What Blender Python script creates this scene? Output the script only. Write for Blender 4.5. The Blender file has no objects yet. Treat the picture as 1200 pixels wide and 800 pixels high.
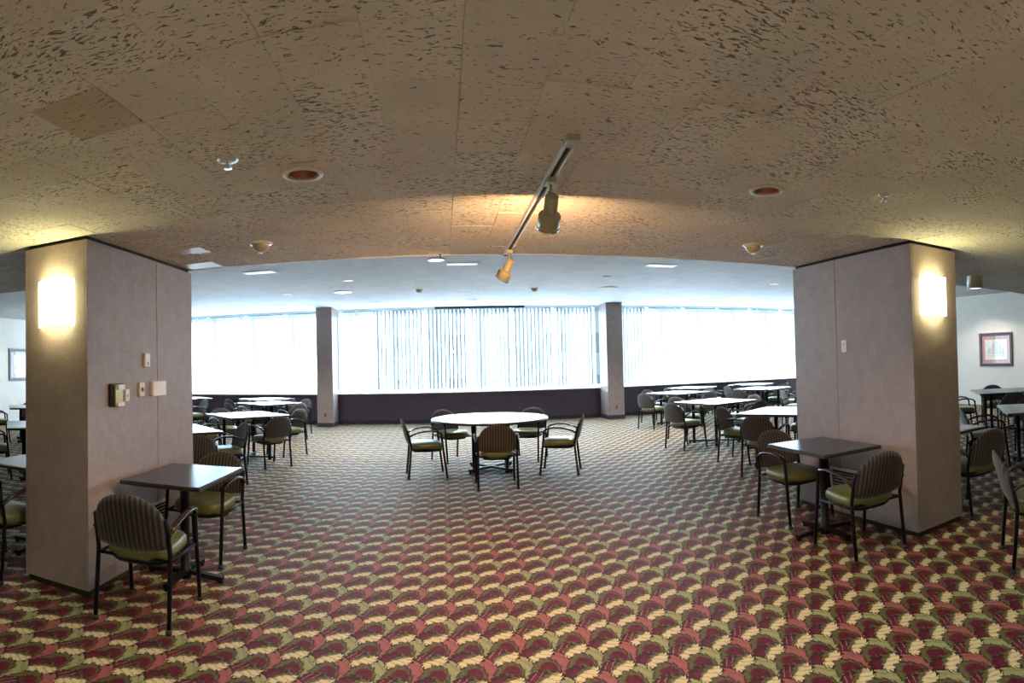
import bpy, bmesh, math, random
from math import sin, cos, pi, radians as R, atan2, hypot, sqrt
from mathutils import Vector, Matrix
random.seed(7)
scene = bpy.context.scene
COL = scene.collection

# ------------------------------------------------------------------ camera
# The photograph is a stitched cylindrical panorama: central cylindrical lens.
F, YAW, ROLL, PITCH, CY = 653.92, 0.1247, 0.0243, 0.0177, 415.27
EYE = 1.57


def cam_rows():
    def tr(v):
        X, Y, Z = v
        x = cos(YAW) * X - sin(YAW) * Y; y = sin(YAW) * X + cos(YAW) * Y; z = Z
        y, z = cos(PITCH) * y + sin(PITCH) * z, -sin(PITCH) * y + cos(PITCH) * z
        x, z = cos(ROLL) * x - sin(ROLL) * z, sin(ROLL) * x + cos(ROLL) * z
        return x, y, z
    e = [tr(v) for v in ((1, 0, 0), (0, 1, 0), (0, 0, 1))]
    return [Vector((e[0][i], e[1][i], e[2][i])) for i in range(3)]


cd = bpy.data.cameras.new('camera')
cam = bpy.data.objects.new('camera', cd)
COL.objects.link(cam)
_r, _f, _u = cam_rows()
cam.matrix_world = Matrix(((_r.x, _u.x, -_f.x, 0), (_r.y, _u.y, -_f.y, 0), (_r.z, _u.z, -_f.z, EYE), (0, 0, 0, 1)))
cd.type = 'PANO'
cd.panorama_type = 'CENTRAL_CYLINDRICAL'
cd.central_cylindrical_range_u_min = -600 / F
cd.central_cylindrical_range_u_max = 600 / F
cd.central_cylindrical_range_v_min = -(800 - CY) / F
cd.central_cylindrical_range_v_max = CY / F
cd.clip_start = 0.05
cd.clip_end = 400
scene.camera = cam

# ------------------------------------------------------------------ world, exposure
vs = scene.view_settings
vs.view_transform = 'Standard'
vs.look = 'None'
vs.gamma = 1.0
vs.use_curve_mapping = False
vs.exposure = 1.0
world = bpy.data.worlds.new('sky')
scene.world = world
world.use_nodes = True
bg = world.node_tree.nodes['Background']
bg.inputs[0].default_value = (0.58, 0.78, 1.0, 1)
bg.inputs[1].default_value = 3.2
sd = bpy.data.lights.new('sun', 'SUN')
sd.energy = 68.0
sd.color = (0.66, 0.82, 1.0)
sd.angle = R(0.6)
sun = bpy.data.objects.new('sun', sd)
COL.objects.link(sun)
sun.rotation_mode = 'QUATERNION'
sun.rotation_quaternion = Vector((0, 0, -1)).rotation_difference(Vector((0.66, -0.66, -0.36)))

# ------------------------------------------------------------------ node helpers


class S:
    """a socket with arithmetic"""
    def __init__(s, m, sock): s.m, s.k = m, sock
    def __add__(a, b): return a.m.math('ADD', a, b)
    def __radd__(a, b): return a.m.math('ADD', b, a)
    def __sub__(a, b): return a.m.math('SUBTRACT', a, b)
    def __rsub__(a, b): return a.m.math('SUBTRACT', b, a)
    def __mul__(a, b): return a.m.math('MULTIPLY', a, b)
    def __rmul__(a, b): return a.m.math('MULTIPLY', b, a)
    def __truediv__(a, b): return a.m.math('DIVIDE', a, b)
    def lt(a, b): return a.m.math('LESS_THAN', a, b)
    def gt(a, b): return a.m.math('GREATER_THAN', a, b)


class Mat:
    def __init__(s, name):
        s.mat = bpy.data.materials.new(name)
        s.mat.use_nodes = True
        s.nt = s.mat.node_tree
        s.n = s.nt.nodes
        s.l = s.nt.links
        s.bsdf = s.n['Principled BSDF']
        s.out = s.n['Material Output']

    def node(s, t, **kw):
        nd = s.n.new(t)
        for k, v in kw.items():
            setattr(nd, k, v)
        return nd

    def put(s, sock, v):
        if isinstance(v, S):
            s.l.new(v.k, sock)
        else:
            if hasattr(sock.default_value, '__len__') and not isinstance(v, (int, float)):
                v = tuple(v)
                if len(sock.default_value) == 4 and len(v) == 3:
                    v = v + (1,)
            sock.default_value = v

    def math(s, op, a, b=None, clamp=False):
        nd = s.node('ShaderNodeMath', operation=op, use_clamp=clamp)
        s.put(nd.inputs[0], a)
        if b is not None:
            s.put(nd.inputs[1], b)
        return S(s, nd.outputs[0])

    def pos(s):
        g = s.node('ShaderNodeNewGeometry')
        return S(s, g.outputs['Position'])

    def obj(s):
        return S(s, s.node('ShaderNodeTexCoord').outputs['Object'])

    def xyz(s, v):
        nd = s.node('ShaderNodeSeparateXYZ')
        s.put(nd.inputs[0], v)
        return [S(s, nd.outputs[i]) for i in range(3)]

    def vec(s, x, y, z):
        nd = s.node('ShaderNodeCombineXYZ')
        for i, c in enumerate((x, y, z)):
            s.put(nd.inputs[i], c)
        return S(s, nd.outputs[0])

    def noise(s, v, scale, detail=2.0, rough=0.5, dist=0.0):
        nd = s.node('ShaderNodeTexNoise')
        s.put(nd.inputs['Vector'], v)
        nd.inputs['Scale'].default_value = scale
        nd.inputs['Detail'].default_value = detail
        nd.inputs['Roughness'].default_value = rough
        nd.inputs['Distortion'].default_value = dist
        return S(s, nd.outputs[0])

    def ramp(s, v, lo, hi, a=0.0, b=1.0):
        nd = s.node('ShaderNodeMapRange')
        s.put(nd.inputs[0], v)
        s.put(nd.inputs[1], lo)
        s.put(nd.inputs[2], hi)
        nd.inputs[3].default_value = a
        nd.inputs[4].default_value = b
        return S(s, nd.outputs[0])

    def mix(s, f, a, b):
        nd = s.node('ShaderNodeMix', data_type='RGBA')
        s.put(nd.inputs[0], f)
        s.put(nd.inputs[6], a)
        s.put(nd.inputs[7], b)
        return S(s, nd.outputs[2])

    def rnd(s):
        return S(s, s.node('ShaderNodeObjectInfo').outputs['Random'])

    def bump(s, h, strength=0.3, dist=0.01):
        nd = s.node('ShaderNodeBump')
        nd.inputs['Strength'].default_value = strength
        nd.inputs['Distance'].default_value = dist
        s.put(nd.inputs['Height'], h)
        s.l.new(nd.outputs[0], s.bsdf.inputs['Normal'])

    def set(s, **kw):
        for k, v in kw.items():
            s.put(s.bsdf.inputs[k.replace('_', ' ')], v)
        return s


M = {}


def plain(name, col, rough=0.5, metal=0.0, grain=0.0, gscale=30.0, **kw):
    m = Mat(name)
    c = col
    if grain:
        n = m.noise(m.obj(), gscale, 3.0, 0.6)
        lo = tuple(x * (1 - grain) for x in col)
        hi = tuple(min(1, x * (1 + grain)) for x in col)
        c = m.mix(m.ramp(n, 0.3, 0.7), lo, hi)
    m.set(Base_Color=c, Roughness=rough, Metallic=metal, **kw)
    M[name] = m.mat
    return m


def lamp_mat(name, col, strength, base=(0.9, 0.9, 0.88)):
    m = Mat(name)
    m.set(Base_Color=base, Roughness=0.4, Emission_Color=col, Emission_Strength=strength)
    M[name] = m.mat


# ---- carpet: rows of overlapping serrated leaves in burgundy, cream, olive and rose
def carpet():
    m = Mat('carpet')
    x, y, z = m.xyz(m.pos())
    PX, PY = 0.19, 0.247
    # slow hand-woven irregularity
    wob = m.noise(m.vec(x, y, 0.0), 14.0, 2.0)
    U = (x + 0.078) / PX + (wob - 0.5) * 0.08
    V = (y - 3.475) / PY + (wob - 0.5) * 0.06
    fine = m.noise(m.vec(x, y, 0.0), 90.0, 3.0, 0.7)
    mid = m.noise(m.vec(x, y, 5.0), 38.0, 2.0)
    K = m.math('FLOOR', V - 0.58)
    DV = (V - K - 1.0, V - K - 2.0)          # offset from the nearer and the farther row of leaves

    def leaf(cx, cy, a, b, rot, n, amp, row):
        sh = U - (cx - 0.5)
        fl = m.math('FLOOR', sh)
        dx = sh - fl - 0.5
        dy = DV[row] - cy
        par = m.math('FRACT', (fl + K + float(row)) * 0.5) * 2.0
        c, s_ = cos(rot), sin(rot)
        xr = dx * (c / a) + dy * (s_ / a)
        yr = dy * (c / b) - dx * (s_ / b)
        r = m.math('SQRT', xr * xr + yr * yr)
        saw = m.math('FRACT', m.math('ARCTAN2', yr, xr) * (n / (2 * pi)))
        edge = (1.0 - amp / 2 - 0.14) + amp * saw + fine * 0.28
        leaf.halo = r.lt(edge * 1.12)
        return r.lt(edge), par, r, xr, yr

    dark = (0.016, 0.005, 0.009)
    burg = (0.115, 0.010, 0.028)
    deep = (0.045, 0.004, 0.011)
    rose = (0.265, 0.090, 0.080)
    cream = (0.54, 0.47, 0.27)
    olive = (0.092, 0.092, 0.034)
    moss = (0.050, 0.055, 0.018)
    sage = (0.255, 0.270, 0.125)
    col = m.mix(m.ramp(fine, 0.35, 0.65), dark, deep)

    def stroke(xr, yr, k, ang, lo=0.3):
        return m.ramp(m.math('SINE', (xr * cos(ang) + yr * sin(ang)) * k + (mid - 0.5) * 5.0), lo, 1.0)

    def paint(col, mk, c):
        return m.mix(mk, m.mix(leaf.halo * 0.85, col, dark), c)

    def right_leaf(row, col):            # alternately rose and sage
        mk, par, r, xr, yr = leaf(0.40, -0.46, 0.41, 0.52, R(-16), 10, 0.26, row)
        c = m.mix(par, rose, sage)
        c = m.mix(stroke(xr, yr, 13.0, R(60)) * 0.4, c, m.mix(par, (0.15, 0.045, 0.035), olive))
        return paint(col, mk, c)

    def arch_leaf(row, col):             # olive arch with burgundy heart
        mk, par, r, xr, yr = leaf(0.00, -0.68, 0.38, 0.56, R(-12), 12, 0.14, row)
        c = m.mix(stroke(xr, yr, 13.0, R(20)) * 0.6, olive, moss)
        inn = m.ramp(m.math('SQRT', (xr - 0.14) * (xr - 0.14) * 1.5 + (yr - 0.34) * (yr - 0.34) * 3.0) + (mid - 0.5) * 0.6, 0.74, 0.86, 1.0, 0.0)
        c = m.mix(inn, c, m.mix(m.ramp(mid, 0.35, 0.7), burg, deep))
        he = m.ramp(m.math('SQRT', (xr + 0.02) * (xr + 0.02) * 1.7 + (yr + 0.10) * (yr + 0.10) * 4.5) + (mid - 0.5) * 0.8, 0.62, 0.80, 1.0, 0.0)
        c = m.mix(he, c, olive)
        return paint(col, mk, c)

    def burgundy_leaf(row, col):
        mk, par, r, xr, yr = leaf(-0.31, 0.03, 0.44, 0.29, R(54), 9, 0.22, row)
        c = m.mix(m.ramp(r + (mid - 0.5) * 0.8, 0.35, 1.0), burg, deep)
        c = m.mix(stroke(xr, yr, 12.0, R(88), 0.7) * par * 0.8, c, (0.34, 0.18, 0.14))
        return paint(col, mk, c)

    def cream_leaf(row, col):
        mk, par, r, xr, yr = leaf(0.02, 0.06, 0.39, 0.22, R(30), 12, 0.26, row)
        rim = m.ramp(yr * 0.9 + r * 0.3 + xr * 0.25 + (mid - 0.5) * 1.2, 0.48, 0.74)
        c = m.mix(rim, cream, olive)
        c = m.mix(stroke(xr, yr, 13.0, R(20), 0.6) * 0.5, c, moss)
        return paint(col, mk, c)

    # painted from the farther row to the nearer one, so the rows overlap like shingles
    col = arch_leaf(1, right_leaf(1, col))
    col = arch_leaf(0, cream_leaf(0, right_leaf(0, burgundy_leaf(0, col))))
    m.set(Base_Color=col, Roughness=0.60)
    m.bsdf.inputs['Specular IOR Level'].default_value = 0.13
    m.bsdf.inputs['Sheen Weight'].default_value = 0.02
    m.bsdf.inputs['Sheen Roughness'].default_value = 0.3
    m.bump(m.noise(m.vec(x, y, z), 260.0, 2.0), 0.25, 0.004)
    M['carpet'] = m.mat


carpet()


# ---- fissured mineral fibre tile
def tile_mat(name, base, density, stain=1.0):
    m = Mat(name)
    x, y, z = m.xyz(m.pos())
    rn = m.rnd()
    warp = m.noise(m.vec(x, y, 0.0), 6.0, 2.0)
    v = m.vec(x * 0.85 + warp * 0.06, y * 2.5 + warp * 0.25, rn * 37.0)
    n = m.noise(v, 36.0, 4.0, 0.62, 0.35)
    big = m.noise(m.vec(x, y, 3.0), 1.6, 2.0)
    th = 0.578 - (rn - 0.5) * 0.07 - (big - 0.5) * 0.12 - density
    hole = m.ramp(n - th, 0.0, 0.035)
    cl = m.noise(m.vec(x, y, 0.0), 2.2, 3.0)
    tone = m.mix(m.ramp(cl + (rn - 0.5) * 0.35, 0.3, 0.7), tuple(c * 0.90 for c in base), tuple(min(1, c * 1.06) for c in base))
    tone = m.mix(m.noise(m.vec(x, y, 0.0), 160.0, 2.0) * 0.18, tone, tuple(c * 0.6 for c in base))
    col = m.mix(hole, tone, tuple(c * 0.24 for c in base))
    m.set(Base_Color=col, Roughness=0.9)
    m.bsdf.inputs['Specular IOR Level'].default_value = 0.15
    m.bump(1.0 - hole, 0.5, 0.004)
    M[name] = m.mat


tile_mat('ceiling_tile', (0.80, 0.745, 0.655), 0.0)
tile_mat('ceiling_tile_stained', (0.64, 0.555, 0.42), 0.02)


def rear_ceiling_mat():
    m = Mat('ceiling_rear_daylit')
    x, y, z = m.xyz(m.pos())
    n = m.noise(m.vec(x * 0.85, y * 2.5, 0.0), 20.0, 3.0, 0.6)
    hole = m.ramp(n, 0.66, 0.70)
    ty = m.math('FRACT', y / 0.33).lt(0.02)
    tx = m.math('FRACT', (x - 0.08) / 0.29).lt(0.02)
    cell = m.noise(m.vec(m.math('FLOOR', (x - 0.08) / 0.29), m.math('FLOOR', y / 0.33), 0.0), 3.7, 0.0)
    base = m.mix(m.ramp(cell, 0.3, 0.7), (0.50, 0.515, 0.55), (0.56, 0.575, 0.61))  # same beige tile as in front, bluish daylight cast put into the colour
    c = m.mix(m.math('MAXIMUM', tx, ty) * 0.35, base, (0.35, 0.33, 0.30))
    c = m.mix(hole * 0.6, c, (0.25, 0.23, 0.20))
    m.set(Base_Color=c, Roughness=0.85)
    M['ceiling_rear_daylit'] = m.mat


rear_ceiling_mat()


def panel_mat():
    m = Mat('pillar_panel')
    v = m.pos()
    n1 = m.noise(v, 9.0, 4.0, 0.65)
    n2 = m.noise(v, 70.0, 3.0, 0.7)
    c = m.mix(m.ramp(n1, 0.3, 0.7), (0.272, 0.212, 0.202), (0.352, 0.282, 0.268))
    c = m.mix(m.ramp(n2, 0.35, 0.7) * 0.6, c, (0.20, 0.155, 0.135))
    m.set(Base_Color=c, Roughness=0.55)
    m.bump(n2, 0.12, 0.004)
    M['pillar_panel'] = m.mat


panel_mat()


def stripes(name, a, b, pitch):
    m = Mat(name)
    x, y, z = m.xyz(m.obj())
    w = m.math('FRACT', x / pitch + 0.25)
    n = m.noise(m.vec(x * 3.0, y, z), 120.0, 2.0)
    f = m.ramp(m.math('ABSOLUTE', w - 0.5) + (n - 0.5) * 0.12, 0.20, 0.30)
    c = m.mix(f, a, b)
    m.set(Base_Color=c, Roughness=0.85)
    m.bsdf.inputs['Sheen Weight'].default_value = 0.2
    m.bump(n, 0.15, 0.002)
    M[name] = m.mat


stripes('striped_fabric', (0.013, 0.012, 0.014), (0.078, 0.063, 0.052), 0.034)
plain('green_vinyl', (0.135, 0.155, 0.060), 0.30, grain=0.10, gscale=25)
plain('black_steel', (0.006, 0.006, 0.008), 0.42).bsdf.inputs['Specular IOR Level'].default_value = 0.16
plain('arm_gloss', (0.022, 0.010, 0.009), 0.22)
plain('black_plastic', (0.015, 0.015, 0.016), 0.5)
plain('dark_laminate', (0.048, 0.047, 0.054), 0.26, grain=0.15, gscale=60)
plain('pale_laminate', (0.42, 0.41, 0.40), 0.20, grain=0.05, gscale=60)
plain('table_edge', (0.022, 0.016, 0.015), 0.3)
plain('cream_wall', (0.74, 0.69, 0.61), 0.8, grain=0.03, gscale=4)
plain('sill_wall', (0.046, 0.030, 0.050), 0.6, grain=0.12, gscale=20)
plain('black_base', (0.012, 0.012, 0.014), 0.5)
plain('rubber_base', (0.035, 0.045, 0.048), 0.5)
plain('white_paint', (0.80, 0.80, 0.78), 0.5)
plain('white_metal', (0.72, 0.70, 0.66), 0.35)
plain('beige_metal', (0.42, 0.38, 0.27), 0.35)
plain('chrome', (0.75, 0.76, 0.78), 0.18, metal=1.0)
plain('copper', (0.50, 0.25, 0.14), 0.28, metal=1.0)
plain('aluminium', (0.62, 0.64, 0.66), 0.35, metal=0.8)
plain('reveal', (0.006, 0.006, 0.007), 0.8)
plain('plate_beige', (0.62, 0.58, 0.50), 0.4)
plain('mahogany', (0.050, 0.009, 0.016), 0.3, grain=0.3, gscale=40)
plain('mat_board', (0.52, 0.25, 0.25), 0.8)
plain('mat_board_pale', (0.55, 0.47, 0.60), 0.8)
plain('paper', (0.80, 0.77, 0.66), 0.8, grain=0.06, gscale=6)
plain('ink_grey', (0.58, 0.58, 0.60), 0.8)
plain('ink_rose', (0.55, 0.33, 0.35), 0.8)
plain('facade', (0.135, 0.165, 0.170), 0.8, grain=0.12, gscale=0.6)
plain('facade_glass', (0.05, 0.075, 0.085), 0.25)
plain('ground', (0.06, 0.06, 0.055), 0.9)
plain('carpet_edge', (0.030, 0.020, 0.012), 0.9, grain=0.7, gscale=14)
plain('slot', (0.02, 0.02, 0.024), 0.6)
plain('bronze_cap', (0.30, 0.20, 0.08), 0.35, metal=0.6)
lamp_mat('sconce_glass', (1.0, 0.94, 0.50), 8.0)
lamp_mat('bulb_warm', (1.0, 0.50, 0.20), 6.0)
lamp_mat('bulb_dim', (1.0, 0.62, 0.35), 0.5)
lamp_mat('disc_white', (0.92, 0.97, 1.0), 1.0)


def glass_mat(name, tint, gloss=0.12):
    m = Mat(name)
    t = m.node('ShaderNodeBsdfTransparent')
    t.inputs[0].default_value = (*tint, 1)
    g = m.node('ShaderNodeBsdfGlossy')
    g.inputs['Roughness'].default_value = 0.02
    lw = m.node('ShaderNodeLayerWeight')
    lw.inputs[0].default_value = 0.5
    fac = m.math('POWER', S(m, lw.outputs['Facing']), 5.0) * 0.9 + 0.04
    mx = m.node('ShaderNodeMixShader')
    m.l.new(fac.k, mx.inputs[0])
    m.l.new(t.outputs[0], mx.inputs[1])
    m.l.new(g.outputs[0], mx.inputs[2])
    m.l.new(mx.outputs[0], m.out.inputs[0])
    m.n.remove(m.bsdf)
    M[name] = m.mat


glass_mat('window_glass', (0.93, 0.96, 0.96))
glass_mat('picture_glass', (1, 1, 1))


def blind_mat():
    m = Mat('blind_vinyl')
    d = m.node('ShaderNodeBsdfDiffuse')
    d.inputs[0].default_value = (0.80, 0.81, 0.82, 1)
    t = m.node('ShaderNodeBsdfTranslucent')
    t.inputs[0].default_value = (0.80, 0.83, 0.84, 1)
    mx = m.node('ShaderNodeMixShader')
    mx.inputs[0].default_value = 0.55
    m.l.new(d.outputs[0], mx.inputs[1])
    m.l.new(t.outputs[0], mx.inputs[2])
    m.l.new(mx.outputs[0], m.out.inputs[0])
    m.n.remove(m.bsdf)
    M['blind_vinyl'] = m.mat


blind_mat()

# ------------------------------------------------------------------ mesh helpers


class MB:
    def __init__(s): s.v, s.f, s.s = [], [], []

    def add(s, vs, fs, smooth=False):
        o = len(s.v)
        s.v += [tuple(v) for v in vs]
        s.f += [tuple(i + o for i in f) for f in fs]
        s.s += [smooth] * len(fs)
        return s

    def box(s, x0, x1, y0, y1, z0, z1):
        vs = [(x, y, z) for z in (z0, z1) for y in (y0, y1) for x in (x0, x1)]
        return s.add(vs, [(0, 2, 3, 1), (4, 5, 7, 6), (0, 1, 5, 4), (2, 6, 7, 3), (0, 4, 6, 2), (1, 3, 7, 5)])

    def bar(s, a, b, w, h):
        """box from a to b, width w (horizontal), height h, z of a/b is the middle"""
        a, b = Vector(a), Vector(b)
        d = (b - a).normalized()
        u = Vector((0, 0, 1)) if abs(d.z) < 0.9 else Vector((0, 1, 0))
        sd = d.cross(u).normalized() * (w / 2)
        up = sd.cross(d).normalized() * (h / 2)
        vs = [p + i * sd + j * up for p in (a, b) for i, j in ((-1, -1), (1, -1), (1, 1), (-1, 1))]
        return s.add(vs, [(0, 1, 2, 3), (7, 6, 5, 4), (0, 4, 5, 1), (1, 5, 6, 2), (2, 6, 7, 3), (3, 7, 4, 0)])

    def tube(s, pts, r, n=8, flat=None):
        """flat=(w,h): oval section, w sideways"""
        pts = [Vector(p) for p in pts]
        rings = []
        for i, p in enumerate(pts):
            d = (pts[min(i + 1, len(pts) - 1)] - pts[max(i - 1, 0)]).normalized()
            ref = Vector((1, 0, 0)) if abs(d.x) < 0.8 else Vector((0, 0, 1))
            a = (ref - d * ref.dot(d)).normalized()
            b = d.cross(a)
            rr = r[i] if isinstance(r, (list, tuple)) else r
            ra, rb = (flat if flat else (rr, rr))
            rings.append([p + a * (cos(2 * pi * k / n) * ra) + b * (sin(2 * pi * k / n) * rb) for k in range(n)])
        o = len(s.v)
        for rg in rings:
            s.v += [tuple(v) for v in rg]
        for i in range(len(rings) - 1):
            for k in range(n):
                k2 = (k + 1) % n
                s.f.append((o + i * n + k, o + i * n + k2, o + (i + 1) * n + k2, o + (i + 1) * n + k)); s.s.append(True)
        s.f.append(tuple(o + k for k in range(n))[::-1]); s.s.append(False)
        e = o + (len(rings) - 1) * n
        s.f.append(tuple(e + k for k in range(n))); s.s.append(False)
        return s

    def lathe(s, prof, n=24, axis=None, org=(0, 0, 0), caps=True, smooth=True):
        """prof = [(r, z)...] about the axis (default +z)"""
        ax = Vector(axis or (0, 0, 1)).normalized()
        q = Vector((0, 0, 1)).rotation_difference(ax)
        og = Vector(org)
        o = len(s.v)
        for r, z in prof:
            for k in range(n):
                s.v.append(tuple(og + q @ Vector((r * cos(2 * pi * k / n), r * sin(2 * pi * k / n), z))))
        for i in range(len(prof) - 1):
            for k in range(n):
                k2 = (k + 1) % n
                s.f.append((o + i * n + k, o + i * n + k2, o + (i + 1) * n + k2, o + (i + 1) * n + k)); s.s.append(smooth)
        if caps:
            if prof[0][0] > 1e-5:
                s.f.append(tuple(o + k for k in range(n))[::-1]); s.s.append(False)
            if prof[-1][0] > 1e-5:
                e = o + (len(prof) - 1) * n
                s.f.append(tuple(e + k for k in range(n))); s.s.append(False)
        return s

    def mesh(s, name, mat=None):
        me = bpy.data.meshes.new(name)
        me.from_pydata(s.v, [], s.f)
        me.polygons.foreach_set('use_smooth', s.s)
        if mat:
            me.materials.append(M[mat])
        me.update()
        return me

    def obj(s, name, mat, parent=None, loc=(0, 0, 0), rz=0.0):
        return put(name, s.mesh(name, mat), parent, loc, rz)


def put(name, me, parent=None, loc=(0, 0, 0), rz=0.0):
    o = bpy.data.objects.new(name, me)
    COL.objects.link(o)
    o.location = loc
    o.rotation_euler = (0, 0, rz)
    if parent:
        o.parent = parent
    return o


def tag(o, label=None, cat=None, group=None, kind=None):
    if label: o['label'] = label
    if cat: o['category'] = cat
    if group: o['group'] = group
    if kind: o['kind'] = kind
    return o


def thing(name, label, cat, loc=(0, 0, 0), rz=0.0, group=None, kind=None):
    return tag(put(name, None, None, loc, rz), label, cat, group, kind)


def rbox(mb, x0, x1, y0, y1, z0, z1, c=0.006):
    """box with chamfered vertical and top/bottom edges"""
    levels = [(z0, c), (z0 + c, 0), (z1 - c, 0), (z1, c)]
    o = len(mb.v)
    for z, i in levels:
        xa, xb, ya, yb = x0 + i, x1 - i, y0 + i, y1 - i
        mb.v += [(xa + c, ya, z), (xb - c, ya, z), (xb, ya + c, z), (xb, yb - c, z), (xb - c, yb, z), (xa + c, yb, z), (xa, yb - c, z), (xa, ya + c, z)]
    for L in range(3):
        for k in range(8):
            k2 = (k + 1) % 8
            mb.f.append((o + L * 8 + k, o + L * 8 + k2, o + L * 8 + 8 + k2, o + L * 8 + 8 + k)); mb.s.append(False)
    mb.f.append(tuple(o + k for k in range(8))[::-1]); mb.s.append(False)
    mb.f.append(tuple(o + 24 + k for k in range(8))); mb.s.append(False)
    return mb


# ------------------------------------------------------------------ the setting
XL, XR, YB, YW = -12.1, 13.4, -4.5, 15.36      # side walls, wall behind the camera, sill wall
H1, H2, YE = 2.53, 3.205, 4.82                  # front ceiling, rear ceiling, edge between them
LP = (-2.91, -2.32)                            # left pillar X
RP = (3.53, 4.15)                              # right pillar X
PY0, PY1 = 3.14, 4.82                          # pillar Y

tag(MB().box(XL, XR, YB, YW + 0.6, -0.1, 0.0).obj('floor', 'carpet'), 'patterned carpet of burgundy, cream and olive leaves', 'floor', kind='structure')

# front ceiling: plenum slab, tiles and edge fascia
fixtures_in_tiles = [(-0.66, 2.645), (1.78, 2.66)]
ceil = tag(MB().box(XL, XR, YB, YE - 0.02, 2.72, 3.5).obj('ceiling', 'ceiling_tile'), 'low front ceiling of fissured beige acoustic tiles', 'ceiling', kind='structure')
MB().box(XL, XR, YE - 0.02, YE, H1 - 0.004, 3.5).obj('edge_fascia', 'white_paint', ceil)
TX, TY, TX0, TY0 = 0.29, 0.33, 0.08, 1.51
tiles = []
for i in range(-45, 48):
    for j in range(-19, 12):
        x0, y0 = TX0 + TX * i, TY0 + TY * j
        x1, y1 = x0 + TX, min(y0 + TY, YE - 0.02)
        x0, x1 = max(x0, XL), min(x1, XR)
        if y1 - y0 < 0.03 or y1 < YB or x1 - x0 < 0.03:
            continue
        cx, cy = (x0 + x1) / 2, (y0 + y1) / 2
        d = hypot(cx, cy)
        az = atan2(cx, cy) - YAW
        vis = abs(az) < 0.98 and 1.35 < d
        hid = (LP[0] + .02 < cx < LP[1] - .02 or RP[0] + .02 < cx < RP[1] - .02) and cy > PY0 + .1
        tiles.append((d if vis and not hid else 99, x0, x1, y0, y1))
tiles.sort()
G = 0.0008
full_tile = None
rest = MB()
for k, (d, x0, x1, y0, y1) in enumerate(tiles):
    cx, cy = (x0 + x1) / 2, (y0 + y1) / 2
    dz = random.uniform(-0.002, 0.002)
    hole = [f for f in fixtures_in_tiles if abs(f[0] - cx) < TX / 2 + .075 and abs(f[1] - cy) < TY / 2 + .075]
    w, h = x1 - x0, y1 - y0
    if hole:
        mb = MB()
        n = 26
        for a in range(n):
            for b in range(n):
                qx, qy = (a + .5) / n * (w - 2 * G) - w / 2 + G, (b + .5) / n * (h - 2 * G) - h / 2 + G
                if min(hypot(cx + qx - f[0], cy + qy - f[1]) for f in hole) < 0.072:
                    continue
                ex, ey = (w - 2 * G) / n / 2, (h - 2 * G) / n / 2
                mb.add([(qx - ex, qy - ey, 0), (qx - ex, qy + ey, 0), (qx + ex, qy + ey, 0), (qx + ex, qy - ey, 0)], [(0, 1, 2, 3)])
        mb.obj('ceiling_tile', 'ceiling_tile', ceil, (cx, cy, H1))
    elif k < 300:
        if abs(w - TX) < 1e-4 and abs(h - TY) < 1e-4:
            if full_tile is None:
                full_tile = MB().box(-w / 2 + G, w / 2 - G, -h / 2 + G, h / 2 - G, 0, 0.014).mesh('ceiling_tile', 'ceiling_tile')
            o = put('ceiling_tile', full_tile, ceil, (cx, cy, H1 + dz))
        else:
            o = MB().box(-w / 2 + G, w / 2 - G, -h / 2 + G, h / 2 - G, 0, 0.014).obj('ceiling_tile', 'ceiling_tile', ceil, (cx, cy, H1 + dz))
        if abs(cx + 1.3) < TX / 2 and abs(cy - 1.68) < TY / 2:
            o.material_slots[0].link = 'OBJECT'
            o.material_slots[0].material = M['ceiling_tile_stained']
            o['label'] = 'darker stained tile'
    else:
        rest.box(x0 + G, x1 - G, y0 + G, y1 - G, H1 + dz, H1 + dz + 0.014)
tag(rest.obj('ceiling_tile_field', 'ceiling_tile', ceil), kind='stuff')

tag(MB().box(XL, XR, YE, YW - 0.10, H2, H2 + 0.3).obj('ceiling', 'ceiling_rear_daylit'), 'higher pale rear ceiling towards the windows', 'ceiling', kind='structure')
# light pocket above the blinds
tag(MB().box(XL, XR, YW - 0.10, YW + 0.62, 3.32, 3.6).obj('trim_1', 'white_paint'), 'white pocket above the window blinds', 'trim', kind='structure')
tag(MB().box(XL - .15, XL, YB, YW + .6, 0, 3.6).obj('wall_left', 'cream_wall'), 'cream side wall beyond the left pillar', 'wall', kind='structure')
tag(MB().box(XR, XR + .15, YB, YW + .6, 0, 3.6).obj('wall_right', 'cream_wall'), 'cream side wall beyond the right pillar', 'wall', kind='structure')
tag(MB().box(XL - .15, XR + .15, YB - .15, YB, 0, 3.6).obj('wall_front', 'cream_wall'), 'wall behind the viewer', 'wall', kind='structure')
SILL = 0.857
sw = tag(MB().box(XL, XR, YW, YW + .2, 0, SILL - .03).obj('wall_back', 'sill_wall'), 'low dark purple brown wall under the windows', 'wall', kind='structure')
MB().box(XL, XR, YW - .02, YW + .62, SILL - .03, SILL).obj('sill_ledge', 'white_paint', sw)
tag(MB().box(XL, XR, YW - .015, YW, 0, 0.11).obj('baseboard_back', 'black_base'), 'black baseboard under the window wall', 'baseboard', kind='structure')

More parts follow.
